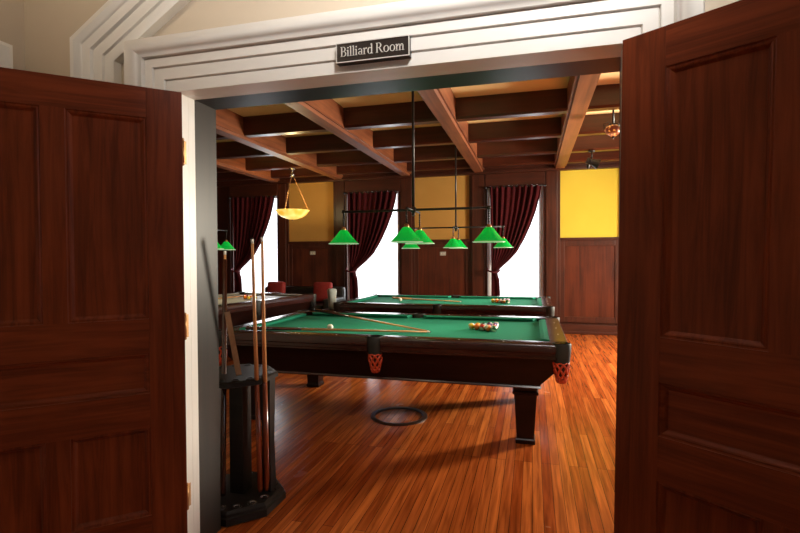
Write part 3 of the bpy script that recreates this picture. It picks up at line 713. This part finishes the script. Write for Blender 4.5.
lathe(bm, [(.0, -.10), (.008, -.095), (.014, -.08), (.008, -.068)], 10, (0, 0, 2.79))
build('metalwork', bm, 'black', od, smooth=True)
l = bpy.data.lights.new('bead_light', 'POINT'); l.energy = 3; l.color = (1, .6, .3); l.shadow_soft_size = .1
lo = bpy.data.objects.new('bead_light', l); C.objects.link(lo); lo.parent = od; lo.location = (0, 0, 2.62)

# black spot lamp above the yellow panel
sp_ = thing('ceiling_spotlight', 'black adjustable spotlight hanging in front of the yellow panel', 'spotlight', (.865, 7.98, 0))
bm = NB(); lathe(bm, [(.05, 0), (.05, -.02), (.012, -.03)], 18, (0, 0, 2.971)); tube(bm, [(0, 0, 2.95), (0, 0, 2.86)], .011, 10); build('mount', bm, 'black', sp_, smooth=True)
bm = NB(); d = Vector((.75, .1, -.30)).normalized(); c0 = Vector((0, 0, 2.80))
tube(bm, [c0-d*.085, c0-d*.08, c0-d*.02, c0+d*.02, c0+d*.10, c0+d*.085], [.02, .045, .050, .050, .082, .07], 20)
tube(bm, [(0, 0, 2.86), (-.03, -.055, 2.83), (-.01, -.052, 2.79)], .008, 8); build('lamp_head', bm, 'black', sp_, auto=40)
bm = NB(); tube(bm, [c0+d*.088, c0+d*.090], .066, 20); build('lens', bm, 'plate', sp_)
bm = NB(); tube(bm, [(-.05, 0, 2.76), (-.05, .0, 2.70)], [.035, .012], 14); build('knob', bm, 'black', sp_, auto=40)
l = bpy.data.lights.new('panel_spot', 'SPOT'); l.energy = 14; l.color = (1, .93, .7); l.spot_size = R(85); l.spot_blend = .6; l.shadow_soft_size = .05
lo = bpy.data.objects.new('panel_spot', l); C.objects.link(lo); lo.parent = sp_; lo.location = (.12, .10, 2.70)
lo.rotation_euler = Vector((.10, 1.2, -.35)).to_track_quat('-Z', 'Y').to_euler()

# ================================================================ CURTAINS
def curtain(wx0, label, k=1.0):
    root = thing('window_curtain', label, 'curtain', (wx0, YF-.10, 0), 0, None)
    bnd = [(2.655, .955), (2.50, .935), (2.2, .86), (1.95, .77), (1.70, .66), (1.45, .52), (1.30, .38), (1.20, .27), (1.12, .185), (1.05, .185), (.95, .215), (.75, .225), (.40, .235)]
    def xr(z):
        for (za, xa), (zb, xb) in zip(bnd, bnd[1:]):
            if zb <= z <= za: return xb+(xa-xb)*(z-zb)/(za-zb)
        return bnd[-1][1]
    bm = NB(); nu, nv = 90, 64; V = []
    for j in range(nv+1):
        z0 = 2.655-(2.655-.40)*j/nv
        row = []
        for i in range(nu+1):
            u = i/nu
            # folds hang lower towards the left so they sweep to the tie
            z = z0; xl = .045+.03*math.sin(min(1, max(0, (2.655-z)/1.5))*PI/2)*1.0
            X = xl+(xr(z)*k-xl)*u
            wdt = (xr(z)*k-xl)
            amp = .018+.030*min(1, wdt/.6); amp *= (.6+.4*math.sin(u*9+1))
            y = -amp*math.sin(2*PI*u*9+.5*math.sin(5*u)) - .05*math.exp(-((z-1.12)/.15)**2)*math.sin(PI*u)
            row.append(bm.verts.new((X, y-.02, z)))
        V.append(row)
    for j in range(nv):
        for i in range(nu): bm.faces.new((V[j][i], V[j][i+1], V[j+1][i+1], V[j+1][i]))
    o = build('drape', bm, 'curtain', root, smooth=True)
    md = o.modifiers.new('thick', 'SOLIDIFY'); md.thickness = .006; md.offset = 0
    bm = NB(); tube(bm, [(-.015, .02, 1.15), (.02, -.07, 1.12), (.12, -.11, 1.09), (.20, -.09, 1.10), (.225, -.03, 1.13)], .016, 10); sphere(bm, (.0, 0, 1.15), .025, 12); build('tie_back', bm, 'tie', root, smooth=True)
    bm = NB(); tube(bm, [(-.03, -.02, 2.645), (1.02, -.02, 2.645)], .011, 12)
    for e in (-.03, 1.02): sphere(bm, (e, -.02, 2.645), .022, 12)
    build('curtain_rod', bm, 'black', root, smooth=True)
    bm = NB()
    for i in range(12):
        x = .05+i*.083; a0 = [(x+.019*math.cos(2*PI*q/12), -.022, 2.648+.019*math.sin(2*PI*q/12)) for q in range(13)]; tube(bm, a0, .0035, 6, False)
    build('curtain_ring', bm, 'steel', root, smooth=True)
    return root
curtain(-6.16, 'dark burgundy curtain tied back at the left window of the far wall', 1.07)
curtain(-3.57, 'dark burgundy curtain tied back at the middle window, behind the left green lamp shade', 1.10)
curtain(-.80, 'deep red curtain tied back at the right window, beside the yellow panel')

# ================================================================ SEATING by the far wall
sf = thing('sofa', 'dark leather sofa with red back cushions against the far wall', 'sofa', (-4.42, 8.72, 0))
bm = NB(); box(bm, (-.86, -.38, .08), (.86, .36, .40), .04); build('seat_base', bm, 'darksofa', sf)
bm = NB(); box(bm, (-.86, .26, .35), (.86, .44, .80), .06); build('backrest', bm, 'darksofa', sf)
for s in (-1, 1):
    bm = NB(); box(bm, (s*.86, -.38, .08), (s*.70, .36, .62), .05); build('armrest', bm, 'darksofa', sf)
for x, lbl in ((-.348, None), (.348, None)):
    bm = NB(); box(bm, (x-.342, -.36, .40), (x+.342, .2, .50), .04); build('seat_cushion', bm, 'darksofa', sf)
for s in (-1, 1):
    for sy in (-.34, .30):
        bm = NB(); box(bm, (s*.80-.03, sy-.03, 0), (s*.80+.03, sy+.03, .09), .005); build('leg', bm, 'rack', sf)
for x, lb in ((-4.92, 'red cushion at the left end of the dark sofa'), (-3.92, 'red cushion at the right end of the dark sofa')):
    bm = NB(); box(bm, (-.19, -.06, -.2), (.19, .06, .2), .055)
    o = build('sofa_cushion', bm, 'redcush', smooth=True); o.location = (x, 8.83, .705); o.rotation_euler = (R(-8), 0, 0); tag(o, lb, 'cushion', 'red cushions on the sofa')
# draped towel on a tall stool beside the sofa
st = thing('bar_stool', 'dark round stool in front of the sofa, with a grey towel on it', 'stool', (-3.305, 7.82, 0))
bm = NB(); lathe(bm, [(0, .44), (.16, .44), (.17, .46), (.17, .48), (.155, .495), (0, .498)], 24); build('seat', bm, 'darksofa', st, smooth=False)
for i in range(4):
    a = PI/4+PI/2*i; bm = NB(); tube(bm, [(.19*math.cos(a), .19*math.sin(a), 0), (.12*math.cos(a), 0.12*math.sin(a), .445)], .016, 10); build('leg', bm, 'rack', st, smooth=True)
bm = NB(); seg = 24; tube(bm, [(.165*math.cos(2*PI*i/seg), .165*math.sin(2*PI*i/seg), .22) for i in range(seg+1)], .009, 8, False); build('foot_ring', bm, 'steel', st, smooth=True)
bm = NB(); V = []
prof = [(-.185, .42), (-.183, .55), (-.176, .66), (-.15, .683), (-.06, .686), (.03, .685), (.06, .70), (.06, .86)]
# folded towel: rolled upright bundle
rg = []
for z, r in ((.500, .055), (.506, .066), (.56, .070), (.63, .068), (.72, .073), (.79, .082), (.83, .080), (.845, .06), (.85, .03)):
    rg.append([(-3.305+.03*(.7-z)+(r+.005*math.sin(3*2*PI*i/24))*math.cos(2*PI*i/24), 7.82+(r+.005*math.sin(3*2*PI*i/24))*math.sin(2*PI*i/24), z) for i in range(24)])
loft(bm, rg); o = build('rolled_towel', bm, 'towel', smooth=True); tag(o, 'pale grey rolled towel standing on the stool beside the second table', 'towel')

# plates on the wainscot
for x, z, lb in ((-1.645, 1.44, 'small pale wall plate under the ochre panel beside the right curtain'), (-4.335, 1.47, 'small pale wall plate on the wainscot above the sofa')):
    bm = NB(); box(bm, (-.058, -.008, -.036), (.058, 0, .036), .003); rt = thing('wall_plate', lb, 'switch plate', (x, YF-.015, z)); build('plate', bm, 'plate', rt)
    bm = NB()
    for q in (-.024, .024): box(bm, (q-.006, -.014, -.010), (q+.006, -.007, .010), .001)
    build('switch', bm, 'ferrule', rt)

# ring on the floor
bm = NB(); sq = [(.205, 0), (.245, 0), (.245, .010), (.232, .016), (.207, .012)]
lathe(bm, sq+[sq[0]], 64, (0, 0, 0), cap=False)
o = build('floor_ring', bm, 'ring', auto=40); o.location = (-1.115, 4.13-.03, .0005); tag(o, 'thin dark ring lying on the floorboards under the nearest table', 'ring')
